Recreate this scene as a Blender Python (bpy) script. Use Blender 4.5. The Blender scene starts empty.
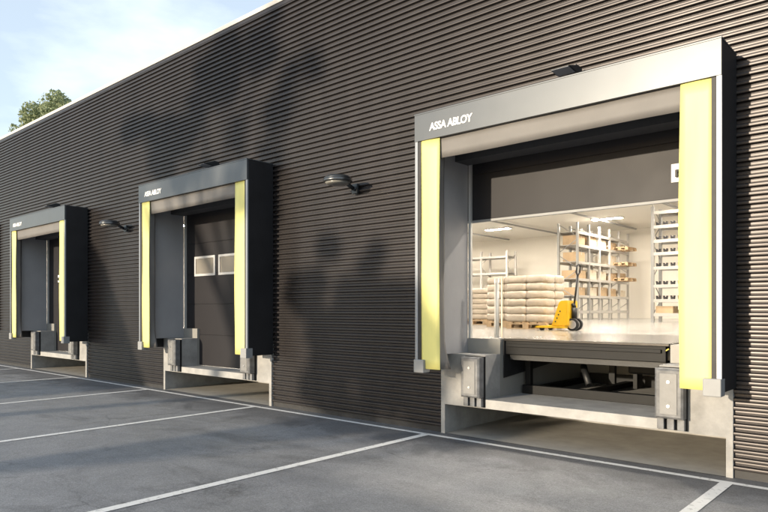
import bpy, bmesh, math, random
from mathutils import Vector, Matrix
R = math.radians
S = bpy.context.scene
COL = S.collection
random.seed(7)

# ------------------------------------------------------------ materials
def mat(name, color, rough=0.6, metal=0.0, noise=0.0, nscale=8.0, bump=0.0, bscale=60.0, spec=None, col2=None, stretch=None, coat=0.0, rvar=0.0):
    m = bpy.data.materials.new(name); m.use_nodes = True
    nt = m.node_tree; N = nt.nodes; L = nt.links
    b = N['Principled BSDF']
    c = (color[0], color[1], color[2], 1)
    b.inputs['Base Color'].default_value = c
    b.inputs['Roughness'].default_value = rough
    b.inputs['Metallic'].default_value = metal
    if spec is not None: b.inputs['Specular IOR Level'].default_value = spec
    if coat: b.inputs['Coat Weight'].default_value = coat; b.inputs['Coat Roughness'].default_value = .3
    if noise or bump or rvar:
        tc = N.new('ShaderNodeTexCoord'); mp = N.new('ShaderNodeMapping')
        L.new(tc.outputs['Object'], mp.inputs[0])
        if stretch: mp.inputs['Scale'].default_value = stretch
    if noise:
        n = N.new('ShaderNodeTexNoise'); n.inputs['Scale'].default_value = nscale
        n.inputs['Detail'].default_value = 7; n.inputs['Roughness'].default_value = .6
        L.new(mp.outputs[0], n.inputs[0])
        rp = N.new('ShaderNodeValToRGB')
        e = rp.color_ramp.elements
        e[0].position = .32; e[1].position = .7
        if col2: e[0].color = (col2[0], col2[1], col2[2], 1); e[1].color = c
        else:
            e[0].color = (color[0]*(1-noise), color[1]*(1-noise), color[2]*(1-noise), 1)
            e[1].color = (min(1, color[0]*(1+noise)), min(1, color[1]*(1+noise)), min(1, color[2]*(1+noise)), 1)
        L.new(n.outputs[0], rp.inputs[0]); L.new(rp.outputs[0], b.inputs['Base Color'])
    if rvar:
        n3 = N.new('ShaderNodeTexNoise'); n3.inputs['Scale'].default_value = 2.3; n3.inputs['Detail'].default_value = 6
        L.new(mp.outputs[0], n3.inputs[0])
        mr = N.new('ShaderNodeMapRange'); mr.inputs[3].default_value = max(.05, rough-rvar); mr.inputs[4].default_value = rough+rvar
        L.new(n3.outputs[0], mr.inputs[0]); L.new(mr.outputs[0], b.inputs['Roughness'])
    if bump:
        n2 = N.new('ShaderNodeTexNoise'); n2.inputs['Scale'].default_value = bscale; n2.inputs['Detail'].default_value = 4
        L.new(mp.outputs[0], n2.inputs[0])
        bp = N.new('ShaderNodeBump'); bp.inputs['Strength'].default_value = bump; bp.inputs['Distance'].default_value = .01
        L.new(n2.outputs[0], bp.inputs['Height']); L.new(bp.outputs[0], b.inputs['Normal'])
    return m

M = {}
M['clad'] = mat('corrugated_brown_steel', (.040, .036, .037), .37, .55, noise=.13, nscale=1.3, stretch=(2.0, 1, .3), rvar=.05)
M['cop'] = mat('white_coping_steel', (.50, .48, .45), .4, 0, noise=.05)
M['inner'] = mat('grey_inner_wall', (.06, .06, .065), .8, noise=.05)
M['hallwall'] = mat('cream_hall_wall', (.78, .74, .66), .8, noise=.03, nscale=.6)
M['ceil'] = mat('pale_ceiling', (.72, .69, .63), .85, noise=.03, nscale=.5)
M['hallfloor'] = mat('polished_concrete_floor', (.27, .265, .25), .22, noise=.06, nscale=1.2, rvar=.08)
M['conc'] = mat('cast_concrete', (.30, .296, .29), .8, noise=.22, nscale=4, bump=.25, bscale=90)
M['slab'] = mat('pale_concrete', (.33, .326, .318), .7, noise=.16, nscale=5, bump=.15, bscale=90)
M['apron'] = mat('beige_concrete_apron', (.34, .32, .285), .85, noise=.14, nscale=3, bump=.2, bscale=120)
M['fascia'] = mat('grey_coated_steel', (.10, .108, .118), .36, .5, noise=.04, nscale=2, rvar=.04)
M['frame'] = mat('anodised_aluminium', (.26, .28, .31), .4, .3, noise=.04)
M['black'] = mat('black_fabric', (.012, .012, .014), .55, noise=.25, nscale=3, bump=.1, bscale=40)
M['rubber'] = mat('black_rubber', (.022, .022, .024), .6, noise=.2, nscale=10)
M['yellow'] = mat('yellow_vinyl', (.71, .67, .235), .5, noise=.06, nscale=2, stretch=(3, 3, .6), bump=.12, bscale=5)
M['curtain'] = mat('grey_beige_curtain', (.15, .142, .136), .6, noise=.07, nscale=2.5, bump=.2, bscale=6)
M['reveal'] = mat('grey_reveal_panel', (.33, .33, .345), .55, noise=.06, nscale=2)
M['cap'] = mat('grey_plastic', (.26, .265, .27), .55, noise=.05)
M['bumper'] = mat('bumper_grey_steel', (.15, .153, .16), .6, .1, noise=.4, nscale=8, bump=.1)
M['bpad'] = mat('bumper_pad', (.20, .20, .20), .55, .1, noise=.10, nscale=9, bump=.1)
M['bolt'] = mat('bolt_steel', (.75, .75, .75), .3, .9)
M['door'] = mat('grey_door_panel', (.021, .020, .023), .5, .0, spec=.25, noise=.05, nscale=1.2, rvar=.05)
M['white'] = mat('white_plastic', (.78, .77, .74), .5)
M['letters'] = mat('white_lettering', (.85, .85, .85), .5)
M['steel'] = mat('dark_leveler_steel', (.014, .015, .017), .5, .1, noise=.3, nscale=6, bump=.1)
M['plate'] = mat('black_plate_top', (.045, .042, .04), .22, .3, noise=.3, nscale=5, bump=.08, bscale=200)
M['steel2'] = mat('grey_leveler_steel', (.009, .0095, .0105), .5, .05, spec=.2, noise=.15, nscale=6)
M['lamp'] = mat('lamp_housing', (.06, .065, .07), .35, .6, noise=.1)
M['lampside'] = mat('lamp_rim', (.12, .125, .13), .3, .8)
M['diff'] = mat('lamp_lens', (.20, .195, .18), .25)
M['lampglass'] = mat('floodlight_glass', (.36, .37, .40), .2)
M['rack'] = mat('rack_steel_white', (.48, .46, .43), .5, .1)
M['rackd'] = mat('rack_upright_grey', (.30, .30, .29), .5, .2)
M['carton'] = mat('brown_cardboard', (.50, .36, .22), .85, noise=.12, nscale=5)
M['cartonp'] = mat('pale_cardboard', (.66, .58, .46), .85, noise=.08, nscale=5)
M['wood'] = mat('pallet_wood', (.45, .32, .19), .85, noise=.25, nscale=10)
M['sack'] = mat('wrapped_sacks', (.50, .43, .345), .45, noise=.10, nscale=5, bump=.7, bscale=18)
M['jack'] = mat('yellow_paint', (.83, .50, .02), .4, noise=.04)
M['post'] = mat('post_grey', (.55, .55, .54), .4, .3)
M['bark'] = mat('bark', (.10, .075, .055), .9, noise=.3, nscale=12, bump=.5)
M['hazy'] = mat('hazard_yellow', (.60, .50, .08), .6)
M['winframe'] = mat('window_frame_grey', (.50, .50, .50), .5)

def leafmat(name, a, b):
    m = mat(name, a, .6)
    nt = m.node_tree; N = nt.nodes; L = nt.links; p = N['Principled BSDF']
    g = N.new('ShaderNodeNewGeometry'); rp = N.new('ShaderNodeValToRGB')
    rp.color_ramp.elements[0].color = (*a, 1); rp.color_ramp.elements[1].color = (*b, 1)
    L.new(g.outputs['Random Per Island'], rp.inputs[0]); L.new(rp.outputs[0], p.inputs['Base Color'])
    tr = N.new('ShaderNodeBsdfTranslucent'); mx = N.new('ShaderNodeMixShader'); mx.inputs[0].default_value = .3
    L.new(rp.outputs[0], tr.inputs[0]); L.new(p.outputs[0], mx.inputs[1]); L.new(tr.outputs[0], mx.inputs[2])
    L.new(mx.outputs[0], N['Material Output'].inputs[0])
    return m
M['leaf'] = leafmat('tree_leaves', (.045, .075, .025), (.10, .13, .05))
M['leafp'] = leafmat('pale_tree_leaves', (.20, .25, .13), (.34, .38, .22))

def emis(name, col, s):
    m = bpy.data.materials.new(name); m.use_nodes = True
    b = m.node_tree.nodes['Principled BSDF']
    b.inputs['Base Color'].default_value = (.8, .8, .8, 1)
    b.inputs['Emission Color'].default_value = (*col, 1); b.inputs['Emission Strength'].default_value = s
    return m
M['panel'] = emis('lit_ceiling_panel', (1, .90, .77), 170)

def glass():
    m = bpy.data.materials.new('frosted_pane'); m.use_nodes = True
    nt = m.node_tree; N = nt.nodes; L = nt.links
    b = N['Principled BSDF']; b.inputs['Base Color'].default_value = (.42, .39, .35, 1); b.inputs['Roughness'].default_value = .3
    tr = N.new('ShaderNodeBsdfTranslucent'); tr.inputs[0].default_value = (.9, .88, .82, 1)
    mx = N.new('ShaderNodeMixShader'); mx.inputs[0].default_value = .55
    L.new(b.outputs[0], mx.inputs[1]); L.new(tr.outputs[0], mx.inputs[2]); L.new(mx.outputs[0], N['Material Output'].inputs[0])
    return m
M['pane'] = glass()

def asphalt():
    m = bpy.data.materials.new('asphalt'); m.use_nodes = True
    nt = m.node_tree; N = nt.nodes; L = nt.links
    b = N['Principled BSDF']; tc = N.new('ShaderNodeTexCoord')
    def noise(sc, det=6, ro=.6, st=None, dist=0):
        n = N.new('ShaderNodeTexNoise'); n.inputs['Scale'].default_value = sc; n.inputs['Detail'].default_value = det
        n.inputs['Roughness'].default_value = ro; n.inputs['Distortion'].default_value = dist
        if st:
            mp = N.new('ShaderNodeMapping'); mp.inputs['Scale'].default_value = st
            L.new(tc.outputs['Object'], mp.inputs[0]); L.new(mp.outputs[0], n.inputs[0])
        else: L.new(tc.outputs['Object'], n.inputs[0])
        return n
    def ramp(src, p0, c0, p1, c1):
        r = N.new('ShaderNodeValToRGB'); e = r.color_ramp.elements
        e[0].position = p0; e[0].color = (c0, c0, c0, 1) if not isinstance(c0, tuple) else (*c0, 1)
        e[1].position = p1; e[1].color = (c1, c1, c1, 1) if not isinstance(c1, tuple) else (*c1, 1)
        L.new(src, r.inputs[0]); return r
    def mul(a, bb, f=1.0):
        x = N.new('ShaderNodeMixRGB'); x.blend_type = 'MULTIPLY'; x.inputs[0].default_value = f
        L.new(a, x.inputs[1]); L.new(bb, x.inputs[2]); return x.outputs[0]
    big = noise(.35, 5, .55, dist=.5)
    base = ramp(big.outputs[0], .35, (.235, .237, .247), .68, (.285, .285, .292))
    med = ramp(noise(3.0, 8, .7, dist=.6).outputs[0], .3, .80, .65, 1.06)
    fine = ramp(noise(75, 4, .8).outputs[0], .3, .48, .66, 1.38)
    grit = ramp(noise(28, 5, .8).outputs[0], .36, .78, .6, 1.1)
    col = mul(mul(mul(base.outputs[0], med.outputs[0]), fine.outputs[0]), grit.outputs[0])
    # dark stains drawn out along the traffic
    st = ramp(noise(.9, 7, .72, (.55, 1.3, 1), .8).outputs[0], .52, 1.0, .66, .60)
    col = mul(col, st.outputs[0], .8)
    # tyre-darkened band along the docks, broken up by noise
    sep = N.new('ShaderNodeSeparateXYZ'); L.new(tc.outputs['Object'], sep.inputs[0])
    ny = N.new('ShaderNodeMath'); ny.operation = 'MULTIPLY_ADD'; ny.inputs[1].default_value = 2.6
    L.new(noise(1.1, 9, .72, dist=.8).outputs[0], ny.inputs[0]); L.new(sep.outputs[1], ny.inputs[2])
    bd = ramp(ny.outputs[0], .0, 1.0, .55, .52)
    col = mul(col, bd.outputs[0], .9)
    # hairline cracks
    v = N.new('ShaderNodeTexVoronoi'); v.feature = 'DISTANCE_TO_EDGE'; v.inputs['Scale'].default_value = .55
    wn = noise(2.5, 6, .7); mx = N.new('ShaderNodeMixRGB'); mx.inputs[0].default_value = .22
    L.new(tc.outputs['Object'], mx.inputs[1]); L.new(wn.outputs['Color'], mx.inputs[2]); L.new(mx.outputs[0], v.inputs['Vector'])
    cr = ramp(v.outputs['Distance'], .0, .45, .006, 1.0)
    crm = ramp(noise(.5, 3).outputs[0], .5, 0.0, .6, .7)
    x = N.new('ShaderNodeMixRGB'); x.blend_type = 'MULTIPLY'
    L.new(crm.outputs[0], x.inputs[0]); L.new(col, x.inputs[1]); L.new(cr.outputs[0], x.inputs[2])
    L.new(x.outputs[0], b.inputs['Base Color'])
    rr = ramp(noise(1.3, 6, .6).outputs[0], .3, .48, .7, .78); L.new(rr.outputs[0], b.inputs['Roughness'])
    bp = N.new('ShaderNodeBump'); bp.inputs['Strength'].default_value = .55; bp.inputs['Distance'].default_value = .006
    L.new(noise(110, 4, .7).outputs[0], bp.inputs['Height']); L.new(bp.outputs[0], b.inputs['Normal'])
    return m, col
M['asphalt'], _ = asphalt()

def paint():
    m = bpy.data.materials.new('worn_white_paint'); m.use_nodes = True
    nt = m.node_tree; N = nt.nodes; L = nt.links
    b = N['Principled BSDF']; b.inputs['Roughness'].default_value = .7
    tc = N.new('ShaderNodeTexCoord')
    n = N.new('ShaderNodeTexNoise'); n.inputs['Scale'].default_value = 14; n.inputs['Detail'].default_value = 9; n.inputs['Roughness'].default_value = .75
    L.new(tc.outputs['Object'], n.inputs[0])
    r = N.new('ShaderNodeValToRGB'); e = r.color_ramp.elements
    e[0].position = .33; e[0].color = (.16, .158, .155, 1); e[1].position = .45; e[1].color = (.74, .73, .71, 1)
    L.new(n.outputs[0], r.inputs[0]); L.new(r.outputs[0], b.inputs['Base Color'])
    return m
M['paint'] = paint()

# ------------------------------------------------------------ mesh helpers
def box(bm, x0, x1, y0, y1, z0, z1, mi=0, bev=0):
    vs = [bm.verts.new((x, y, z)) for x in (x0, x1) for y in (y0, y1) for z in (z0, z1)]
    fs = []
    for q in ((0,1,3,2), (4,6,7,5), (0,4,5,1), (2,3,7,6), (0,2,6,4), (1,5,7,3)):
        f = bm.faces.new([vs[i] for i in q]); f.material_index = mi; fs.append(f)
    if bev:
        es = list({e for f in fs for e in f.edges})
        bmesh.ops.bevel(bm, geom=es, offset=bev, segments=2, affect='EDGES', profile=.5)
def cyl(bm, p0, p1, r0, r1=None, n=16, cap=True, mi=0):
    p0 = Vector(p0); p1 = Vector(p1); r1 = r0 if r1 is None else r1
    d = (p1-p0).normalized(); a = Vector((0, 0, 1)) if abs(d.z) < .9 else Vector((1, 0, 0))
    u = d.cross(a).normalized(); v = d.cross(u)
    A = []; B = []
    for i in range(n):
        t = 2*math.pi*i/n; o = u*math.cos(t)+v*math.sin(t)
        A.append(bm.verts.new(p0+o*r0)); B.append(bm.verts.new(p1+o*r1))
    for i in range(n):
        f = bm.faces.new((A[i], A[(i+1) % n], B[(i+1) % n], B[i])); f.material_index = mi; f.smooth = True
    if cap:
        f = bm.faces.new(A[::-1]); f.material_index = mi
        f = bm.faces.new(B); f.material_index = mi
def lathe(bm, prof, n=28, c=(0, 0, 0)):
    rings = []
    for r, z in prof:
        rings.append([bm.verts.new((c[0]+r*math.cos(2*math.pi*i/n), c[1]+r*math.sin(2*math.pi*i/n), c[2]+z)) for i in range(n)])
    for a, b in zip(rings, rings[1:]):
        for i in range(n):
            f = bm.faces.new((a[i], a[(i+1) % n], b[(i+1) % n], b[i])); f.smooth = True
    bm.faces.new(rings[0][::-1]); bm.faces.new(rings[-1])
def prism(bm, pts, axis, a, b, mi=0):
    def P(p, t):
        if axis == 'x': return (t, p[0], p[1])
        if axis == 'y': return (p[0], t, p[1])
        return (p[0], p[1], t)
    A = [bm.verts.new(P(p, a)) for p in pts]; B = [bm.verts.new(P(p, b)) for p in pts]
    n = len(pts)
    for i in range(n):
        bm.faces.new((A[i], A[(i+1) % n], B[(i+1) % n], B[i])).material_index = mi
    bm.faces.new(A[::-1]).material_index = mi; bm.faces.new(B).material_index = mi
def obj(name, bm, m, parent=None, recalc=True):
    if recalc: bmesh.ops.recalc_face_normals(bm, faces=bm.faces[:])
    me = bpy.data.meshes.new(name); bm.to_mesh(me); bm.free()
    for x in (m if isinstance(m, (list, tuple)) else [m]): me.materials.append(x)
    o = bpy.data.objects.new(name, me); COL.objects.link(o)
    if parent: o.parent = parent
    return o
def tag(o, label, cat, group=None, kind=None):
    if label: o['label'] = label
    if cat: o['category'] = cat
    if group: o['group'] = group
    if kind: o['kind'] = kind
    return o
def struct(name, bm, m): 
    o = obj(name, bm, m); o['kind'] = 'structure'; return o
def thing(name, label, cat, loc=(0, 0, 0), group=None):
    o = bpy.data.objects.new(name, None); COL.objects.link(o); o.location = loc; o.empty_display_size = .1
    return tag(o, label, cat, group)
def dup(root, loc, label=None, rz=None):
    r = root.copy(); COL.objects.link(r); r.location = loc
    if rz is not None: r.rotation_euler = (0, 0, rz)
    if label: r['label'] = label
    for ch in list(root.children):
        c = ch.copy(); COL.objects.link(c); c.parent = r
        for g in list(ch.children):
            d = g.copy(); COL.objects.link(d); d.parent = c
    return r
NB = bmesh.new

# ------------------------------------------------------------ key dimensions
CX = [-3.37, -10.47, -17.58]          # dock centres
WTOP = 6.90; PER = .0832; AMP = .038
XL, XR = -30.0, 6.0
FL = 1.26                              # warehouse floor
SH = 1.787                             # half width of a shelter
OW = 1.76                              # half width of concrete frame
HP = 1.065                             # half width of pit

# ------------------------------------------------------------ ground
bm = NB()
vs = [bm.verts.new(p) for p in ((-400, -400, 0), (400, -400, 0), (400, 400, 0), (-400, 400, 0))]; bm.faces.new(vs)
struct('ground', bm, M['asphalt'])
def sheet(bm, x0, x1, y0, y1, z):
    bm.faces.new([bm.verts.new(p) for p in ((x0, y0, z), (x1, y0, z), (x1, y1, z), (x0, y1, z))])
bm = NB()
for c in CX: sheet(bm, c-OW+.05, c+OW-.05, -.045, 2.0, .006)
struct('concrete_apron', bm, M['apron'])
# painted lines
bm = NB(); sheet(bm, -40, 8, -.31, -.225, .005)
LX = [1.95+.0, -1.61, -5.20, -8.87, -12.45, -16.05, -19.6, -23.2]
for x in LX: sheet(bm, x-.055, x+.055, -14.0, -.3101, .005)
o = struct('road_marking', bm, M['paint'])

# ------------------------------------------------------------ building
B = thing('warehouse', 'long warehouse building clad in dark brown horizontally corrugated steel with a white roof edge', 'building')
def clad(x0, x1, z0, z1, bm):
    zs = []; z = z0; st = PER/40
    k = math.ceil(z0/st-1e-6); zs.append(z0)
    while k*st < z1-1e-6:
        if k*st > z0+1e-6: zs.append(k*st)
        k += 1
    zs.append(z1)
    def yy(z):
        t = (z/PER) % 1.0
        # flat crest, steep flank, flat valley, steep flank
        if t < .36: return -AMP*(.96+.04*math.sin(math.pi*t/.36))
        if t < .485: return -AMP*.96*(1-(t-.36)/.125)
        if t < .875: return -AMP*.04*math.sin(math.pi*(t-.485)/.39)
        return -AMP*.96*(t-.875)/.125
    # split along x so the plates read as separate lapped sheets
    A = [bm.verts.new((x0, yy(z), z)) for z in zs]; Bv = [bm.verts.new((x1, yy(z), z)) for z in zs]
    for i in range(len(zs)-1):
        f = bm.faces.new((A[i], Bv[i], Bv[i+1], A[i+1])); f.smooth = True
bm = NB()
edges = sorted([XL]+[c+s*OW for c in CX for s in (-1, 1)]+[XR])
for i in range(0, len(edges), 2):
    x0, x1 = edges[i], edges[i+1]
    clad(x0, x1, .06, 3.9, bm)
clad(XL, XR, 3.9, WTOP-.10, bm)
obj('cladding', bm, M['clad'], B, recalc=False)
# screw heads in vertical rows where the sheets are fixed
# base flashing under the cladding
bm = NB()
bm.free()
for i in range(0, len(edges), 2):
    bm = NB(); box(bm, edges[i], edges[i+1], -.012, .0, 0, .075); obj('base_flashing', bm, M['rubber'], B)
# coping
bm = NB(); box(bm, XL-.03, XR, -.055, .35, WTOP-.028, WTOP); box(bm, XL-.03, XR, -.055, -.045, WTOP-.075, WTOP-.028)
obj('coping', bm, M['cop'], B)
bm = NB(); box(bm, XL, XR, -.043, .0, WTOP-.14, WTOP-.03)
obj('coping_flashing', bm, M['clad'], B)
# backing wall
bm = NB()
for i in range(0, len(edges), 2):
    x0, x1 = edges[i]+(.0 if i == 0 else -.15), edges[i+1]+(.15 if i < len(edges)-2 else 0)
    box(bm, x0 if i == 0 else x0, x1, .001, .30, FL+.001, 3.6)
box(bm, XL, XR, .002, .299, 3.6, WTOP-.03)
obj('backing_wall', bm, M['inner'], B)
# hall shell
HX0, HX1, HY, HC = -29.5, 3.0, 22.3, 5.3
bm = NB()
box(bm, HX0, HX1, HY, HY+.2, FL, HC)
box(bm, HX0-.2, HX0, .3, HY+.2, FL, HC)
box(bm, HX1, HX1+.2, .3, HY+.2, FL, HC)
obj('hall_wall', bm, M['hallwall'], B)
bm = NB(); box(bm, HX0-.2, HX1+.2, .301, HY+.2, HC, HC+.2); obj('ceiling', bm, M['ceil'], B)
bm = NB(); box(bm, XL, XR, .30, 24, 6.3, 6.6); box(bm, XL, XL+.2, .3, 24, 0, 6.3); box(bm, XR-.2, XR, .3, 24, 0, 6.3); box(bm, XL, XR, 23.8, 24, 0, 6.3)
obj('roof', bm, M['inner'], B)
# floor slab with pits
bm = NB()
PY = 2.9
c = CX[0]
def slabbox(x0, x1, y0, y1, z0=.39): box(bm, x0, x1, y0, y1, z0, FL)
es = [HX0]+[CX[2]-HP, CX[2]+HP, CX[1]-HP, CX[1]+HP, c-HP, c+HP]+[HX1]
for i in range(0, 8, 2): slabbox(es[i], es[i+1], .30, PY)
slabbox(HX0, HX1, PY, HY)
struct('floor', bm, M['hallfloor'])
# concrete dock frames
for i, c in enumerate(CX):
    bm = NB()
    for s in (-1, 1):
        a, b = sorted((c+s*OW, c+s*(OW-.062)))
        box(bm, a, b, -.05, 2.0, 0, .39)
        a, b = sorted((c+s*OW, c+s*HP))
        box(bm, a, b, -.05, .299, .39, 1.065)
    box(bm, c-OW, c+OW, 2.0, 2.1, 0, .39)
    obj('concrete_dock_frame', bm, M['conc'], B)
    bm = NB()
    box(bm, c-HP+.001, c+HP-.001, -.06, PY, .392, .507, bev=.004)
    if i > 0: pass
    obj('pit_slab', bm, M['slab'], B)
    # door tracks and jamb sides
    for s in (-1, 1):
        bm = NB(); a, b = sorted((c+s*1.56, c+s*1.525)); box(bm, a, b, .302, .345, 1.067 if i == 0 else .51, 3.62)
        obj('door_track', bm, M['post'], B)
# underside soffit in pits other than dock 1: wall closing behind door
# ceiling cable tracks
for x in (-20.0, -16.8, -13.8, -10.45, -7.2, -4.0):
    bm = NB(); box(bm, x-.04, x+.04, 6, 21.5, HC-.14, HC-.08); obj('cable_track', bm, M['rackd'], B)

# sectional doors
def door(i, zb, zt, windows, handle):
    c = CX[i]; bm = NB(); z = zb; y0 = .352
    H = .62
    zl = []
    while z < zt-.05:
        z1 = min(z+H, zt); zl.append((z, z1)); z = z1
    for a, b in zl:
        box(bm, c-1.625, c+1.625, y0, y0+.04, a+.004, b-.004, bev=.004)
    box(bm, c-1.625, c+1.625, y0+.012, y0+.03, zb, zt)
    if i == 0: box(bm, c-1.625, c+1.625, y0-.004, y0+.044, zb-.028, zb+.003, mi=1)
    d = obj('sectional_door', bm, [M['door'], M['cap']], B)
    for (x, z0, z1, w) in windows:
        bm = NB(); f = .045
        box(bm, x, x+w, y0-.02, y0-.001, z1-f, z1); box(bm, x, x+w, y0-.02, y0-.001, z0, z0+f)
        box(bm, x, x+f, y0-.02, y0-.001, z0+f, z1-f); box(bm, x+w-f, x+w, y0-.02, y0-.001, z0+f, z1-f)
        obj('window_frame', bm, M['winframe'], d)
        bm = NB(); box(bm, x+f, x+w-f, y0-.009, y0-.002, z0+f, z1-f)
        obj('window', bm, M['pane'], d)
    if handle:
        x, z = handle
        bm = NB(); box(bm, x, x+.20, y0-.012, y0-.001, z, z+.20, bev=.003)
        hb = obj('handle_plate', bm, M['white'], d)
        bm = NB(); box(bm, x+.05, x+.075, y0-.045, y0-.013, z+.05, z+.13, bev=.003); box(bm, x+.0751, x+.17, y0-.045, y0-.025, z+.105, z+.13, bev=.003)
        obj('handle', bm, M['rubber'], d)
    return d
door(0, 2.85, 3.9, [], (CX[0]+1.06, 3.03))
door(1, .52, 3.9, [(CX[1]-1.22+.85*k, 2.33, 2.73, .73) for k in range(3)], None)
door(2, .52, 3.9, [], (CX[2]-.92, 2.40))

# interior pale window at far left edge of the facade
W = thing('window', 'tall pale window strip in the cladding at the far left edge of the photo', 'window', (-22.2, -.04, 1.05))
bm = NB(); box(bm, -.25, .25, -.02, .0, 0, 3.2); obj('pane', bm, M['lampglass'], W)
bm = NB()
for a, b_ in ((-.30, -.25), (.25, .30)): box(bm, a, b_, -.04, .0, -.05, 3.25)
for z in (-.05, 1.0, 2.1, 3.2): box(bm, -.25, .25, -.04, .0, z, z+.05)
obj('frame', bm, M['cop'], W)

# ------------------------------------------------------------ dock shelters
FY = -.58
def text_mesh(s, width, parent):
    cu = bpy.data.curves.new('lettering', 'FONT'); cu.body = s; cu.size = 1; cu.extrude = .01; cu.offset = .027
    cu.space_character = .93; cu.shear = .06
    to = bpy.data.objects.new('tmp', cu); COL.objects.link(to)
    bpy.context.view_layer.update()
    dg = bpy.context.evaluated_depsgraph_get()
    me = bpy.data.meshes.new_from_object(to.evaluated_get(dg)); me.name = 'lettering'
    bpy.data.objects.remove(to); bpy.data.curves.remove(cu)
    xs = [v.co.x for v in me.vertices]; x0, x1 = min(xs), max(xs); k = width/(x1-x0)
    ys = [v.co.y for v in me.vertices]; kz = .098/(max(ys)-min(ys))
    for v in me.vertices:
        x, y, z = v.co
        v.co = Vector(((x-x0)*k, -.002-(z+.01)*.15, (y-min(ys))*kz))
    me.materials.clear(); me.materials.append(M['letters'])
    o = bpy.data.objects.new('lettering', me); COL.objects.link(o); o.parent = parent
    return o
SHL = ['dock shelter with yellow curtains around the open loading bay, nearest and rightmost of the three',
       'dock shelter with yellow curtains around the closed door with pale windows, middle of the three',
       'farthest and leftmost dock shelter with yellow curtains, smallest in view of the three']
sh = thing('dock_shelter', SHL[0], 'dock shelter', (CX[0], 0, 0), 'dock shelters along the facade')
bm = NB()
box(bm, -SH, SH, FY, FY+.035, 3.785, 4.118)              # front
box(bm, -SH-.004, SH+.004, FY-.006, -.036, 4.118, 4.132)   # top cover
box(bm, -SH, SH, FY+.035, FY+.10, 3.785, 3.80)           # lower return
obj('fascia', bm, M['fascia'], sh)
lt = text_mesh('ASSA ABLOY', .645, sh); lt.location = (-1.55, FY, 3.882)
for s in (-1, 1):
    bm = NB(); a, b = sorted((s*SH, s*(SH-.03)))
    box(bm, a, b, FY+.035, -.036, .88, 4.117)
    # stiffening folds on the outer side
    o = obj('side_panel', bm, M['black'], sh)
    bm = NB(); a, b = sorted((s*(SH+.0), s*(SH-.042))); box(bm, a, b, FY+.01, FY+.0349, .90, 3.784)
    obj('frame_profile', bm, M['frame'], sh)
    bm = NB(); a, b = sorted((s*(SH-.039), s*(SH-.088))); box(bm, a, b, FY+.02, FY+.06, .90, 3.784)
    obj('edge_seal', bm, M['rubber'], sh)
    # yellow curtain, slightly bowed
    bm = NB(); n = 24; xo, xi = SH-.076, SH-.076-.285
    rows = []
    for k in range(n+1):
        z = .895+(3.782-.895)*k/n; row = []
        for j in range(7):
            t = j/6; x = xo+(xi-xo)*t
            if j == 6: x += .012*math.sin(z*1.4+s)-.02*(1-k/n)
            y = FY+.03-.010*math.sin(math.pi*t)+.004*math.sin(z*3.1+j*.6+s)
            row.append((s*x, y, z))
        rows.append(row)
    V0 = [[bm.verts.new(p) for p in r] for r in rows]; V1 = [[bm.verts.new((p[0], p[1]+.008, p[2])) for p in r] for r in rows]
    for k in range(n):
        for j in range(6):
            for V in (V0, V1):
                bm.faces.new((V[k][j], V[k][j+1], V[k+1][j+1], V[k+1][j])).smooth = True
        for j in (0, 6): bm.faces.new((V0[k][j], V0[k+1][j], V1[k+1][j], V1[k][j]))
    for j in range(6):
        for k in (0, n): bm.faces.new((V0[k][j], V0[k][j+1], V1[k][j+1], V1[k][j]))
    obj('side_curtain', bm, M['yellow'], sh)
    # dark return flap that flares at the foot
    bm = NB(); rows = []
    for k in range(n+1):
        z = .90+(3.70-.90)*k/n; f = (1 if s < 0 else .0)*max(0, 1-(z-.9)/.38)**1.5; row = []
        for j in range(6):
            t = j/5; x = xi+.012-.0*t-.10*f*t+.004*math.sin(5*z+j); y = FY+.043+.12*t
            row.append((s*x, y, z))
        rows.append(row)
    V0 = [[bm.verts.new(p) for p in r] for r in rows]; V1 = [[bm.verts.new((p[0]+s*.008, p[1], p[2])) for p in r] for r in rows]
    for k in range(n):
        for j in range(5):
            for V in (V0, V1): bm.faces.new((V[k][j], V[k][j+1], V[k+1][j+1], V[k+1][j])).smooth = True
        for j in (0, 5): bm.faces.new((V0[k][j], V0[k+1][j], V1[k+1][j], V1[k][j]))
    for j in range(5):
        for k in (0, n): bm.faces.new((V0[k][j], V0[k][j+1], V1[k][j+1], V1[k][j]))
    obj('curtain_flap', bm, M['curtain'], sh)
    # inner lining of the tunnel
    bm = NB(); a, b = sorted((s*1.60, s*1.57)); box(bm, a, b, -.36, .299, 1.067, 3.86)
    obj('lining', bm, M['reveal'], sh)
    bm = NB(); a, b = sorted((s*(SH+.002), s*(SH-.155))); box(bm, a, b, FY-.02, FY+.12, .845, 1.01, bev=.008)
    obj('foot_cap', bm, M['cap'], sh)
# header curtain
bm = NB(); n = 24; rows = []
xh = SH-.08
for j in range(n+1):
    x = -xh+2*xh*j/n
    rows.append([(x, FY+.056+.004*math.sin(x*4)+.012*t, 3.80-.262*t+(.004*math.sin(x*2.2) if t == 1 else 0)) for t in (0, .33, .66, 1)])
V0 = [[bm.verts.new(p) for p in r] for r in rows]; V1 = [[bm.verts.new((p[0], p[1]+.007, p[2])) for p in r] for r in rows]
for j in range(n):
    for t in range(3):
        for V in (V0, V1): bm.faces.new((V[j][t], V[j+1][t], V[j+1][t+1], V[j][t+1])).smooth = True
    for t in (0, 3): bm.faces.new((V0[j][t], V0[j+1][t], V1[j+1][t], V1[j][t]))
for t in range(3):
    for j in (0, n): bm.faces.new((V0[j][t], V0[j][t+1], V1[j][t+1], V1[j][t]))
obj('header_curtain', bm, M['curtain'], sh)
bm = NB(); box(bm, -1.6, 1.6, FY+.11, .3, 3.87, 3.90); obj('top_lining', bm, M['black'], sh)
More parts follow.
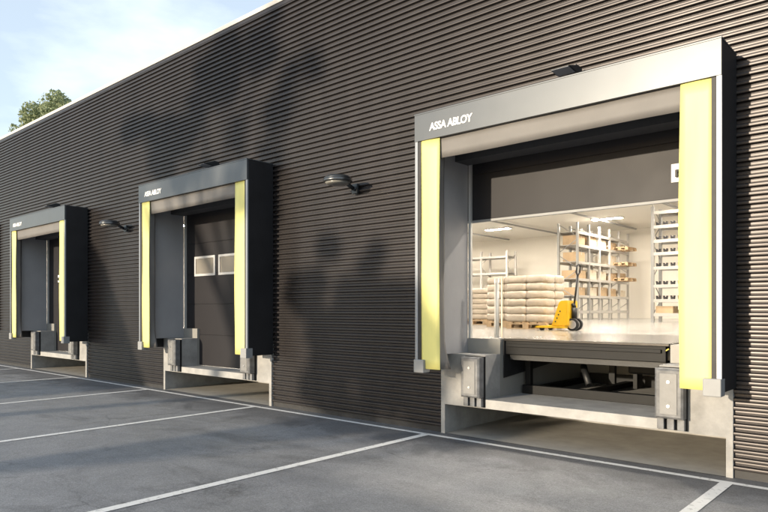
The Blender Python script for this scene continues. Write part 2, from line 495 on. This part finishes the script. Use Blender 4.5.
for k in (1, 2): dup(sh, (CX[k], 0, 0), SHL[k])

# ------------------------------------------------------------ bumpers
def bumper(label):
    t = thing('dock_bumper', label, 'dock bumper', (0, -.052, .41), 'dock bumpers')
    bm = NB(); box(bm, -.145, .145, -.035, .0, .0, .64, bev=.004)
    obj('backing_plate', bm, M['steel2'], t)
    bm = NB()
    # bevelled steel-faced pad
    def ring(x, y, z0, z1): return [bm.verts.new(p) for p in ((-x, y, z0), (x, y, z0), (x, y, z1), (-x, y, z1))]
    a = ring(.138, -.036, .125, .632); b = ring(.138, -.135, .125, .632); c = ring(.118, -.155, .145, .612)
    for p, q in ((a, b), (b, c)):
        for k in range(4): bm.faces.new((p[k], p[(k+1) % 4], q[(k+1) % 4], q[k]))
    bm.faces.new(c); bm.faces.new(a[::-1])
    obj('pad', bm, M['bumper'], t)
    bm = NB(); box(bm, -.085, .085, -.163, -.156, .17, .585, bev=.003); obj('face_plate', bm, M['bpad'], t)
    for z in (.255, .50):
        bm = NB(); cyl(bm, (0, -.163, z), (0, -.171, z), .016, n=12); obj('bolt', bm, M['bolt'], t)
    bm = NB()
    for x in (-.10, 0, .10): box(bm, x-.034, x+.034, -.09, -.036, .005, .118, bev=.004)
    obj('mounting_leg', bm, M['bumper'], t)
    return t
first = bumper('')
names = ['open bay on the right', 'middle bay', 'far left bay']
for i, c in enumerate(CX):
    for s in (-1, 1):
        lab = 'grey dock bumper below the %s curtain of the %s' % ('left' if s < 0 else 'right', names[i])
        p = (c+s*1.205, -.052, .41)
        if i == 0 and s < 0: first.location = p; first['label'] = lab
        else: dup(first, p, lab)

# ------------------------------------------------------------ dock leveler in the open bay
c = CX[0]
L_ = thing('dock_leveler', 'black steel dock leveler platform standing over the pit of the open bay', 'dock leveler', (c, 0, 0))
bm = NB(); box(bm, -1.05, 1.03, .36, 2.88, 1.238, 1.268, bev=.003); obj('platform', bm, M['plate'], L_)
bm = NB(); box(bm, -1.045, .985, .40, .47, 1.06, 1.236, bev=.004); box(bm, -1.0, .94, .37, .399, 1.16, 1.20, bev=.003)
obj('front_beam', bm, M['steel2'], L_)
bm = NB(); box(bm, -1.02, .96, .475, .50, .985, 1.058); obj('lip', bm, M['steel'], L_)
for x in (-1.052, 1.045):
    bm = NB(); prism(bm, [(.365, 1.237), (.365, .75), (3.0-.12, .965), (2.88, 1.237)], 'x', x, x+.008); obj('toe_guard', bm, M['steel'], L_)
for x in (-.55, 0, .5):
    bm = NB(); box(bm, x-.03, x+.03, .51, 2.8, 1.12, 1.236); obj('rib', bm, M['steel'], L_)
bm = NB()
box(bm, -1.02, 1.0, .80, .90, .509, .625, bev=.004); box(bm, -1.02, 1.0, 2.6, 2.7, .509, .66)
for x in (-.98, .96, -.25): box(bm, x-.05, x+.05, .901, 2.599, .51, .58)
obj('base_frame', bm, M['steel2'], L_)
for x in (-.97, .93, -.15):
    bm = NB(); box(bm, x-.04, x+.04, .86 if abs(x) > .5 else 1.7, .93 if abs(x) > .5 else 1.77, .626, 1.118); obj('support_leg', bm, M['steel2'], L_)
bm = NB(); cyl(bm, (-.55, 1.5, 1.12), (-.25, 1.2, .64), .028, n=12); cyl(bm, (-.40, 1.35, .88), (-.25, 1.2, .64), .045, n=12); obj('hydraulic_cylinder', bm, M['steel'], L_)
bm = NB(); box(bm, .15, .60, 1.5, 1.8, .80, .98, bev=.02); box(bm, .2, .25, 1.55, 1.75, .60, .80); box(bm, .5, .55, 1.55, 1.75, .60, .80); obj('power_pack', bm, M['steel2'], L_)
bm = NB(); prism(bm, [(1.0, 1.20), (1.0, 1.185), (1.03, 1.205), (1.03, 1.22)], 'y', .355, .364)
for k in range(3): pass
obj('hazard_marker', bm, M['hazy'], L_)

# guard post by the leveler
G = thing('guard_post', 'grey upright guard post standing on the floor edge left of the leveler', 'post', (-4.56, .42, FL))
bm = NB(); cyl(bm, (0, 0, .012), (0, 0, .80), .032, n=20); obj('post', bm, M['post'], G)
bm = NB(); box(bm, -.06, .06, -.06, .06, 0, .012); obj('base_plate', bm, M['post'], G)
bm = NB(); box(bm, .045, .062, .035, .05, .0, .83); obj('guide_rail', bm, M['cartonp'], G)
bm = NB(); box(bm, -.012, .012, -.04, -.031, .05, .74); obj('cover_strip', bm, M['rackd'], G)

# ------------------------------------------------------------ lamps
def wall_lamp(label):
    t = thing('wall_lamp', label, 'wall lamp', (0, 0, 0), 'round wall lamps between the docks')
    bm = NB(); lathe(bm, [(.05, .075), (.16, .062), (.205, .03), (.212, .012)], c=(0, -.42, 0)); obj('shade', bm, M['lamp'], t)
    bm = NB(); lathe(bm, [(.2125, .0125), (.2125, -.028), (.195, -.034)], c=(0, -.42, 0)); obj('rim', bm, M['lampside'], t)
    bm = NB(); lathe(bm, [(.19, -.034), (.15, -.062), (.05, -.072)], c=(0, -.42, 0)); obj('lens', bm, M['diff'], t)
    bm = NB(); cyl(bm, (0, -.25, -.01), (0, -.10, -.075), .030, n=12); cyl(bm, (0, -.10, -.075), (0, -.03, -.075), .035, n=12); obj('arm', bm, M['lamp'], t)
    bm = NB(); box(bm, -.06, .06, -.075, -.036, -.15, .0, bev=.01); obj('wall_bracket', bm, M['lamp'], t)
    return t
w = wall_lamp('round saucer-shaped wall lamp between the open bay and the middle bay'); w.location = (-6.72, 0, 3.53)
dup(w, (-13.84, 0, 3.53), 'round saucer-shaped wall lamp between the middle bay and the far left bay')
def flood(label):
    t = thing('floodlight', label, 'floodlight', (0, 0, 0), 'floodlights above the dock shelters')
    bm = NB()
    P = [(-.58, -.030), (-.30, .052), (-.12, .045), (-.12, -.035), (-.33, -.06)]
    prism(bm, P, 'x', -.16, .16); bmesh.ops.bevel(bm, geom=bm.edges[:], offset=.006, segments=1, affect='EDGES')
    obj('housing', bm, M['lamp'], t)
    bm = NB(); prism(bm, [(-.565, -.034), (-.335, -.064), (-.336, -.070), (-.566, -.040)], 'x', -.14, .14)
    obj('glass', bm, M['lampglass'], t)
    bm = NB()
    for x in (-.12, -.06, 0, .06, .12): box(bm, x-.006, x+.006, -.28, -.13, .045, .085)
    obj('cooling_fin', bm, M['lamp'], t)
    bm = NB(); box(bm, -.05, .05, -.12, -.036, -.04, .05, bev=.01); obj('wall_bracket', bm, M['lamp'], t)
    return t
f = flood('black floodlight above the fascia of the open bay'); f.scale = (.72, .72, .72); f.location = (-3.25, 0, 4.33)
dup(f, (-10.30, 0, 4.33), 'black floodlight above the fascia of the middle bay')
dup(f, (-17.40, 0, 4.33), 'black floodlight above the fascia of the far left bay')

# ------------------------------------------------------------ things in the hall
def pallet(bm, x0, x1, y0, y1):
    for k in range(5):
        a = x0+(x1-x0)*(k/5+.01); box(bm, a, a+(x1-x0)*.17, y0, y1, .115, .14)
    for yy in (y0, (y0+y1)/2-.05, y1-.1):
        box(bm, x0, x1, yy, yy+.1, .09, .114); box(bm, x0, x1, yy, yy+.1, 0, .02)
        for xx in (x0, (x0+x1)/2-.06, x1-.12): box(bm, xx, xx+.12, yy, yy+.1, .0201, .0899)
def sack_stack(label, x0, x1, y0, y1, top):
    t = thing('sack_stack', label, 'sack stack', ((x0+x1)/2, (y0+y1)/2, FL+.14), 'wrapped sack stacks on pallets')
    w, d = (x1-x0), (y1-y0); n = 6; h = (top-FL-.14)/n
    p = thing('pallet', label.replace('stack of pale wrapped sacks', 'wooden pallet under the pale sacks'), 'pallet', ((x0+x1)/2, (y0+y1)/2, FL), 'wooden pallets in the hall')
    bm = NB(); pallet(bm, -w/2, w/2, -d/2, d/2); o = obj('deck', bm, M['wood'], p)
    for k in range(n):
        nx = 2
        for i in range(nx):
            for j in range(1 if nx == 3 else 2):
                bm = NB(); m = bmesh.ops.create_cube(bm, size=1)
                bmesh.ops.subdivide_edges(bm, edges=bm.edges[:], cuts=3, use_grid_fill=True)
                sx = w/nx; sy = d/(1 if nx == 3 else 2)
                for v in bm.verts:
                    q = v.co*2
                    q = Vector([math.copysign(abs(a)**1, a) for a in q])
                    l = (abs(q.x)**8+abs(q.y)**8+abs(q.z)**4)**(1/8)
                    q = q/max(l, .55)
                    v.co = Vector((q.x*sx*.52+random.uniform(-.008, .008), q.y*sy*.52+random.uniform(-.008, .008), q.z*h*.53+random.uniform(-.005, .005)))
                    v.co += Vector((-w/2+sx*(i+.5), -d/2+sy*(j+.5), h*(k+.5)))
                for fa in bm.faces: fa.smooth = True
                obj('sack', bm, M['sack'], t)
    return t
sack_stack('stack of pale wrapped sacks nearest the yellow truck', -6.82, -5.93, 4.45, 5.25, 2.33)
sack_stack('stack of pale wrapped sacks behind the grey guard post', -7.95, -7.05, 5.5, 6.3, 2.38)
sack_stack('stack of pale wrapped sacks farthest left in the hall', -9.85, -8.9, 7.0, 7.8, 2.19)

# pallet truck
J = thing('pallet_truck', 'yellow hand pallet truck with black handle parked in the lit hall', 'pallet truck', (-5.2, 4.10, FL))
for y in (-.17, .17):
    bm = NB(); prism(bm, [(-.66, .06), (-.60, .05), (-.05, .05), (-.05, .09), (-.60, .09)], 'y', y-.075, y+.075); obj('fork', bm, M['jack'], J)
    bm = NB(); cyl(bm, (-.54, y-.03, .038), (-.54, y+.03, .038), .038, n=14); obj('fork_roller', bm, M['rubber'], J)
bm = NB(); prism(bm, [(-.33, .091), (-.19, .50), (-.15, .55), (-.02, .55), (-.02, .091)], 'y', -.22, .22)
for k in range(3): pass
bmesh.ops.bevel(bm, geom=bm.edges[:], offset=.012, segments=2, affect='EDGES'); obj('body', bm, M['jack'], J)
for k in range(4):
    pass
for k in range(4):
    bm = NB(); cyl(bm, (-.275+.03*k+.03, -.226, .17+.062*k), (-.275+.03*k+.03, -.221, .17+.062*k), .014, n=10); obj('plug', bm, M['rubber'], J)
for y in (-.10, .06):
    bm = NB(); cyl(bm, (.03, y-.025, .115), (.03, y+.025, .115), .115, n=24); wl = obj('wheel', bm, M['rubber'], J)
    bm = NB(); cyl(bm, (.03, y-.03, .115), (.03, y+.03, .115), .078, n=20); obj('rim', bm, M['bolt'], wl)
bm = NB(); cyl(bm, (.03, -.02, .2), (.03, -.02, .42), .05, n=14); cyl(bm, (.03, -.02, .42), (.0, -.02, .50), .035, n=14); obj('pump', bm, M['steel'], J)
bm = NB(); cyl(bm, (.02, -.02, .45), (.09, -.02, 1.0), .018, n=12); obj('handle', bm, M['rubber'], J)
bm = NB()
pts = [(.09, -.02, 1.0), (.095, -.09, 1.06), (.105, -.09, 1.17), (.11, -.05, 1.20), (.11, .02, 1.20), (.105, .05, 1.17), (.095, .05, 1.06), (.09, -.02, 1.0)]
for a, b in zip(pts, pts[1:]): cyl(bm, a, b, .014, n=8)
obj('grip', bm, M['rubber'], J)

# racks
def rack(label, loc, bays, bayw, depth, height, levels, along='x', mb='rack'):
    t = thing('pallet_rack', label, 'pallet rack', loc, 'pallet racks in the hall')
    def P(u0, u1, v0, v1, z0, z1):      # u along rack, v across
        return (u0, u1, v0, v1, z0, z1) if along == 'x' else (v0, v1, u0, u1, z0, z1)
    for i in range(bays+1):
        u = i*bayw; bm = NB()
        for v in (0, depth-.08): box(bm, *P(u-.045, u+.045, v, v+.08, 0, height))
        nz = int(height/.6)
        for k in range(nz):
            z = .2+k*.6
            a = (u, .04, z) if along == 'x' else (.04, u, z); b = (u, depth-.04, z+.5) if along == 'x' else (depth-.04, u, z+.5)
            if k % 2: a, b = ((b[0], b[1], a[2]), (a[0], a[1], b[2]))
            cyl(bm, a, b, .016, n=6)
        obj('upright', bm, M['rackd'] if i in (0, 1) and mb != 'rack' else M['rack'], t)
    for i in range(bays):
        for z in levels:
            for v in (0.0, depth-.05):
                bm = NB(); box(bm, *P(i*bayw+.046, (i+1)*bayw-.046, v, v+.05, z-.1, z)); obj('beam', bm, M['rack'], t)
    for i in range(bays):
        for z in levels[1:]:
            bm = NB(); box(bm, *P(i*bayw+.05, (i+1)*bayw-.05, .051, depth-.051, z-.02, z)); obj('shelf', bm, M['rack'], t)
    return t
lev = [.25, .85, 1.55, 2.2, 2.85, 3.4]
rack('white pallet rack running back through the hall, with cartons, behind the yellow pallet truck', (-11.57, 16.3, FL), 5, 1.02, .85, 3.74, [.35, .95, 1.6, 2.25, 2.9, 3.4], 'y', 'd')
rack('tall pale rack at the right of the hall beside the right yellow curtain', (-7.15, 13.9, FL), 2, 1.9, .8, 3.65, [.28, .72, 1.18, 1.75, 2.2, 2.6, 3.05, 3.5], 'x', 'd')
rack('low distant white rack at the left of the hall behind the sack stacks', (-20.4, 20.0, FL), 3, 1.45, .9, 3.25, [.3, 1.3, 2.2, 3.0])
def carton(x, y, z, w, d, h, m, lab):
    t = thing('carton', lab, 'carton', (x, y, z), 'cartons on the racks')
    bm = NB(); box(bm, -w/2, w/2, -d/2, d/2, 0, h, bev=.006); obj('box', bm, m, t)
    bm = NB(); box(bm, -w/2-.001, w/2+.001, -.025, .025, h*.7, h+.002); obj('tape', bm, M['cartonp'] if m is M['carton'] else M['carton'], t)
rl = {.35: 'lowest', .95: 'second', 1.6: 'third', 2.25: 'fourth', 2.9: 'fifth', 3.4: 'top'}
pos = [('first', 16.81), ('second', 17.83), ('third', 18.85), ('fourth', 19.87), ('rearmost', 20.89)]
for z in (.95, 1.6, 2.25, 2.9):
    for nm, y in pos:
        if random.random() < .8 or nm == 'first':
            carton(-11.14, y, FL+z+.001, .62, random.uniform(.6, .86), random.uniform(.28, .42), M['cartonp'] if random.random() < .6 else M['carton'],
                   'carton on the %s level of the receding rack, in its %s bay' % (rl[z], nm))
for z in (1.6, 2.25, 2.9):   # pallets overhanging into the aisle at the rear
    t = thing('pallet', 'wooden pallet jutting into the aisle from the %s level of the receding rack' % rl[z], 'pallet', (-10.55, 20.4, FL+z+.001), 'pallets jutting from the rack')
    bm = NB(); pallet(bm, -.35, .35, -.5, .5); obj('deck', bm, M['wood'], t)
ln = ['lowest', 'second', 'third', 'fourth', 'fifth', 'sixth', 'seventh', 'top']
lv = [.28, .72, 1.18, 1.75, 2.2, 2.6, 3.05, 3.5]
for k, z in enumerate(lv[:-1]):
    for j in range(5):
        x = -7.0+j*.22
        if k == 0 or (k == 6 and j > 2):
            if j % 4 == 0: carton(x+.2, 14.2, FL+z+.001, .52, .5, .22, M['carton'], 'brown carton on the %s shelf of the right rack, %s from its left upright' % (ln[k], ['first', 'second', 'third', 'fourth', 'fifth'][j]))
        if k > 0 or j % 2:
            t = thing('bin', 'small dark bin on the %s shelf of the right rack, %s from its left upright' % (ln[k], ['first', 'second', 'third', 'fourth', 'fifth'][j]), 'bin', (x, 14.02, FL+z+.001), 'small bins on the right rack')
            bm = NB(); prism(bm, [(-.05, 0), (.05, 0), (.06, .11), (.035, .11), (.03, .07), (-.03, .07), (-.035, .11), (-.06, .11)], 'y', -.06, .06); obj('tray', bm, M['rubber'], t)

# ceiling lights
first = None
for y in (3.0, 8.0, 13.0, 18.0):
    for j, x in enumerate((-25.0, -20.2, -15.3, -10.3, -5.3, -.5)):
        lab = 'lit ceiling panel in the hall, row %s from the docks, %s from the right' % (['first', 'second', 'third', 'fourth'][int(y//5)], ['sixth', 'fifth', 'fourth', 'third', 'second', 'first'][j])
        if first is None:
            first = thing('ceiling_light', lab, 'ceiling light', (x, y, HC), 'ceiling lights in the hall')
            bm = NB(); box(bm, -.62, .62, -.17, .17, -.05, -.001); obj('housing', bm, M['cop'], first)
            bm = NB(); box(bm, -.58, .58, -.14, .14, -.056, -.0501); obj('diffuser', bm, M['panel'], first)
        else: dup(first, (x, y, HC), lab)

# ------------------------------------------------------------ trees
def leaves(bm, c, r, n, size, mi=0, flat=1):
    c = Vector(c)
    for _ in range(n):
        while True:
            p = Vector([random.uniform(-1, 1) for _ in range(3)])
            if p.length < 1: break
        p = p*(p.length**-.25 if p.length > .05 else 1)
        q = c+Vector((p.x*r[0], p.y*r[1], p.z*r[2]))
        u = Vector([random.gauss(0, 1) for _ in range(3)]).normalized(); v = u.cross(Vector([random.gauss(0, 1) for _ in range(3)])).normalized()
        s = size*random.uniform(.6, 1.4)
        vs = [bm.verts.new(q+u*s), bm.verts.new(q+v*s*.5), bm.verts.new(q-u*s), bm.verts.new(q-v*s*.5)]
        bm.faces.new(vs).material_index = mi
def limb(bm, a, b, r0, r1):
    a = Vector(a); b = Vector(b); n = 5; pr = a; q = a
    for i in range(1, n+1):
        t = i/n; q = a.lerp(b, t)+Vector((math.sin(t*6+a.x), math.cos(t*5+b.x), 0))*(.02*(b-a).length if i < n else 0)
        cyl(bm, pr, q, r0+(r1-r0)*(t-1/n), r0+(r1-r0)*t, n=9, cap=False); pr = q
def tree(name, label, base, clumps, dens, size, m, tr=.28, group=None):
    t = thing(name, label, 'tree', base, group)
    b = Vector(base); top = sum((Vector(c[0]) for c in clumps), Vector())/len(clumps)
    tm = Vector((b.x*.4+top.x*.6, b.y*.4+top.y*.6, b.z+(top.z-b.z)*.55)); 
    bm = NB(); limb(bm, (0, 0, -.1), tm-b, tr, tr*.6)
    obj('trunk', bm, M['bark'], t)
    bm = NB()
    for c, r in clumps: limb(bm, tm-b, Vector(c)-b+Vector((0, 0, -.2*r[2])), tr*.5, .03)
    obj('limbs', bm, M['bark'], t)
    bm = NB()
    for c, r in clumps:
        vol = r[0]*r[1]*r[2]
        K = max(3, int(9*max(r)/1.2))
        for _ in range(K):
            d = Vector([random.gauss(0, .5) for _ in range(3)])
            cc = Vector(c)-b+Vector((d.x*r[0], d.y*r[1], d.z*r[2])); rr = random.uniform(.38, .62)
            leaves(bm, cc, (r[0]*rr, r[1]*rr, r[2]*rr), int(dens*(max(r)**2)), size)
    obj('crown', bm, m, t, recalc=False)
    return t
# behind the building, seen over the roof edge at the left
def cl(x, y, z, r, k=1): return ((x, y, z), (r, r, r*k))
tree('broadleaf_tree', 'pale green tree top rising above the roof edge at the upper left', (-47.0, 11.0, 0),
     [((X, 11.0, Z), (q, q*.8, q)) for X, Z, q in ((-51.0, 13.9, 1.15), (-49.3, 14.7, 1.0), (-47.6, 15.0, 1.25), (-46.1, 14.8, .85), (-45.0, 14.8, 1.05), (-43.4, 14.5, .95), (-46.5, 13.2, 2.2), (-49.5, 12.4, 2.0), (-44.5, 13.0, 1.8))],
     130, .12, M['leafp'], .4)
tree('broadleaf_tree', 'darker tree just showing above the roof edge at the left border', (-57.0, 11.0, 0),
     [cl(-56.2, 11, 13.4, 1.3), cl(-58, 11, 13.2, 1.6), cl(-57, 11, 10.8, 2.2)], 230, .12, M['leaf'], .35)

# trees on the far side of the yard, behind the camera: they shade the facade
KX, KZ = .206, .175
CAMX, CAMY, CAMZ = 0, -7, 1.64
def wallpt(px, py):
    p = px-384; q = (-426.7+.749*p)/(482.4+.6626*p); d = 644*7/(482.4+.6626*p)
    return q*7, CAMZ+(310-py)/644*d
def shade(px, py, rpx, L, kx=1.0):
    X, Z = wallpt(px, py); d = 644*7/(482.4+.6626*(px-384)); r = rpx/644*d
    return ((X-KX*L, -L, Z+KZ*L), (r*1.25*kx, r*.8, r))
T1 = [shade(145, 135, 22, 24, 1.5), shade(185, 130, 26, 24, 1.4), shade(165, 165, 22, 24, 1.4), shade(232, 62, 32, 24, 1.3), shade(205, 105, 22, 24), shade(262, 25, 20, 24), shade(276, 115, 26, 24), shade(282, 165, 20, 24), shade(305, 78, 22, 24), shade(240, 130, 14, 24),shade(270, 215, 22, 24), shade(215, 185, 22, 24, 1.4)]
tree('broadleaf_tree', 'broad tree on the far side of the yard behind the camera', (T1[0][0][0]+2.5, -24, 0), T1, 380, .11, M['leaf'], .3)
T2 = [shade(372, 300, 36, 20), shade(335, 300, 26, 20), shade(400, 330, 26, 20), shade(405, 385, 34, 20), shade(360, 375, 36, 20), shade(430, 350, 26, 20), shade(320, 350, 26, 20), shade(385, 320, 30, 20), shade(300, 290, 34, 20), shade(345, 330, 40, 20), shade(395, 350, 40, 20), shade(440, 320, 28, 20), shade(370, 260, 22, 20), shade(405, 300, 30, 20), shade(330, 390, 40, 20), shade(420, 400, 40, 20), shade(455, 375, 26, 20), shade(465, 425, 26, 20)]
tree('broadleaf_tree', 'lower bushy tree on the far side of the yard behind the camera', (T2[1][0][0], -20, 0), T2, 480, .11, M['leaf'], .2)

# ------------------------------------------------------------ unseen shed added to cast the diagonal wall shadow by the far bay
Ls = 16.0
pts = []
for X, Z in ((-17.2, 4.55), (-15.75, 3.4), (-13.7, .50), (-13.42, -1.0)):
    pts.append((X-KX*Ls, max(0, Z+KZ*Ls)))
x0 = -25.0-KX*Ls
# outline follows the diagonal shadow, carried back along the sun's rays
SD = thing('shadow_blocker', 'sloping shed with a falling roof across the yard behind the camera', 'blocker')
bm = NB(); prism(bm, [(-15.75-KX*Ls, 0), (-15.75-KX*Ls, 3.4+KZ*Ls), (-13.7-KX*Ls, .50+KZ*Ls), (-13.42-KX*Ls, .3+KZ*Ls), (-13.42-KX*Ls, 0)], 'y', -Ls-4, -Ls)
obj('wall', bm, M['clad'], SD)  # body of the added shadow caster, not a wall of the yard

# ------------------------------------------------------------ sky, sun
w = bpy.data.worlds.new('World'); S.world = w; w.use_nodes = True
N = w.node_tree.nodes; L = w.node_tree.links
bg = N['Background']; sky = N.new('ShaderNodeTexSky'); sky.sky_type = 'NISHITA'; sky.sun_disc = False
sd = Vector((-KX, -1, KZ)).normalized()
sky.sun_elevation = math.asin(sd.z); sky.sun_rotation = math.atan2(sd.x, sd.y)
sky.air_density = 1.0; sky.dust_density = .7; sky.ozone_density = 1.5
tc = N.new('ShaderNodeTexCoord'); mp = N.new('ShaderNodeMapping'); mp.inputs['Scale'].default_value = (1, 1, 2.6)
mp.inputs['Location'].default_value = (.35, .1, .0)
n = N.new('ShaderNodeTexNoise'); n.inputs['Scale'].default_value = 2.6; n.inputs['Detail'].default_value = 9; n.inputs['Roughness'].default_value = .5
L.new(tc.outputs['Generated'], mp.inputs[0]); L.new(mp.outputs[0], n.inputs[0])
rp = N.new('ShaderNodeValToRGB'); rp.color_ramp.elements[0].position = .54; rp.color_ramp.elements[1].position = .90
rp.color_ramp.elements[0].color = (.30, .30, .30, 1)
L.new(n.outputs[0], rp.inputs[0])
# a low soft cloud bank in one part of the sky, thin wisps elsewhere
dt = N.new('ShaderNodeVectorMath'); dt.operation = 'DOT_PRODUCT'; dt.inputs[1].default_value = Vector((-.862, .400, .312)).normalized()
L.new(tc.outputs['Generated'], dt.inputs[0])
cm = N.new('ShaderNodeMapRange'); cm.inputs[1].default_value = .980; cm.inputs[2].default_value = .999; L.new(dt.outputs['Value'], cm.inputs[0])
ad = N.new('ShaderNodeMath'); ad.operation = 'MULTIPLY_ADD'; ad.inputs[1].default_value = .20; L.new(cm.outputs[0], ad.inputs[0])
L.new(n.outputs[0], ad.inputs[2]); L.new(ad.outputs[0], rp.inputs[0])
mx = N.new('ShaderNodeMixRGB'); mx.inputs[2].default_value = (6.4, 6.9, 7.4, 1)
L.new(rp.outputs[0], mx.inputs[0]); L.new(sky.outputs[0], mx.inputs[1]); L.new(mx.outputs[0], bg.inputs[0])
bg.inputs[1].default_value = .15
sl = bpy.data.lights.new('sun', 'SUN'); sl.energy = 3.5; sl.angle = R(.8); sl.color = (1, .85, .64)
so = bpy.data.objects.new('sun', sl); COL.objects.link(so); so.rotation_euler = (-sd).to_track_quat('-Z', 'Y').to_euler()
so.location = (0, -10, 20)

# ------------------------------------------------------------ camera
cd = bpy.data.cameras.new('camera'); co = bpy.data.objects.new('camera', cd); COL.objects.link(co)
co.location = (CAMX, CAMY, CAMZ)
co.rotation_euler = (R(90), 0, math.atan2(.6626, .749))
cd.sensor_width = 36; cd.lens = 644/768*36; cd.shift_y = 54/768; cd.clip_end = 2000; cd.clip_start = .05
S.camera = co
S.view_settings.view_transform = 'Standard'; S.view_settings.look = 'None'; S.view_settings.exposure = .80; S.view_settings.gamma = 1
S.view_settings.use_curve_mapping = False
S.render.engine = 'CYCLES'
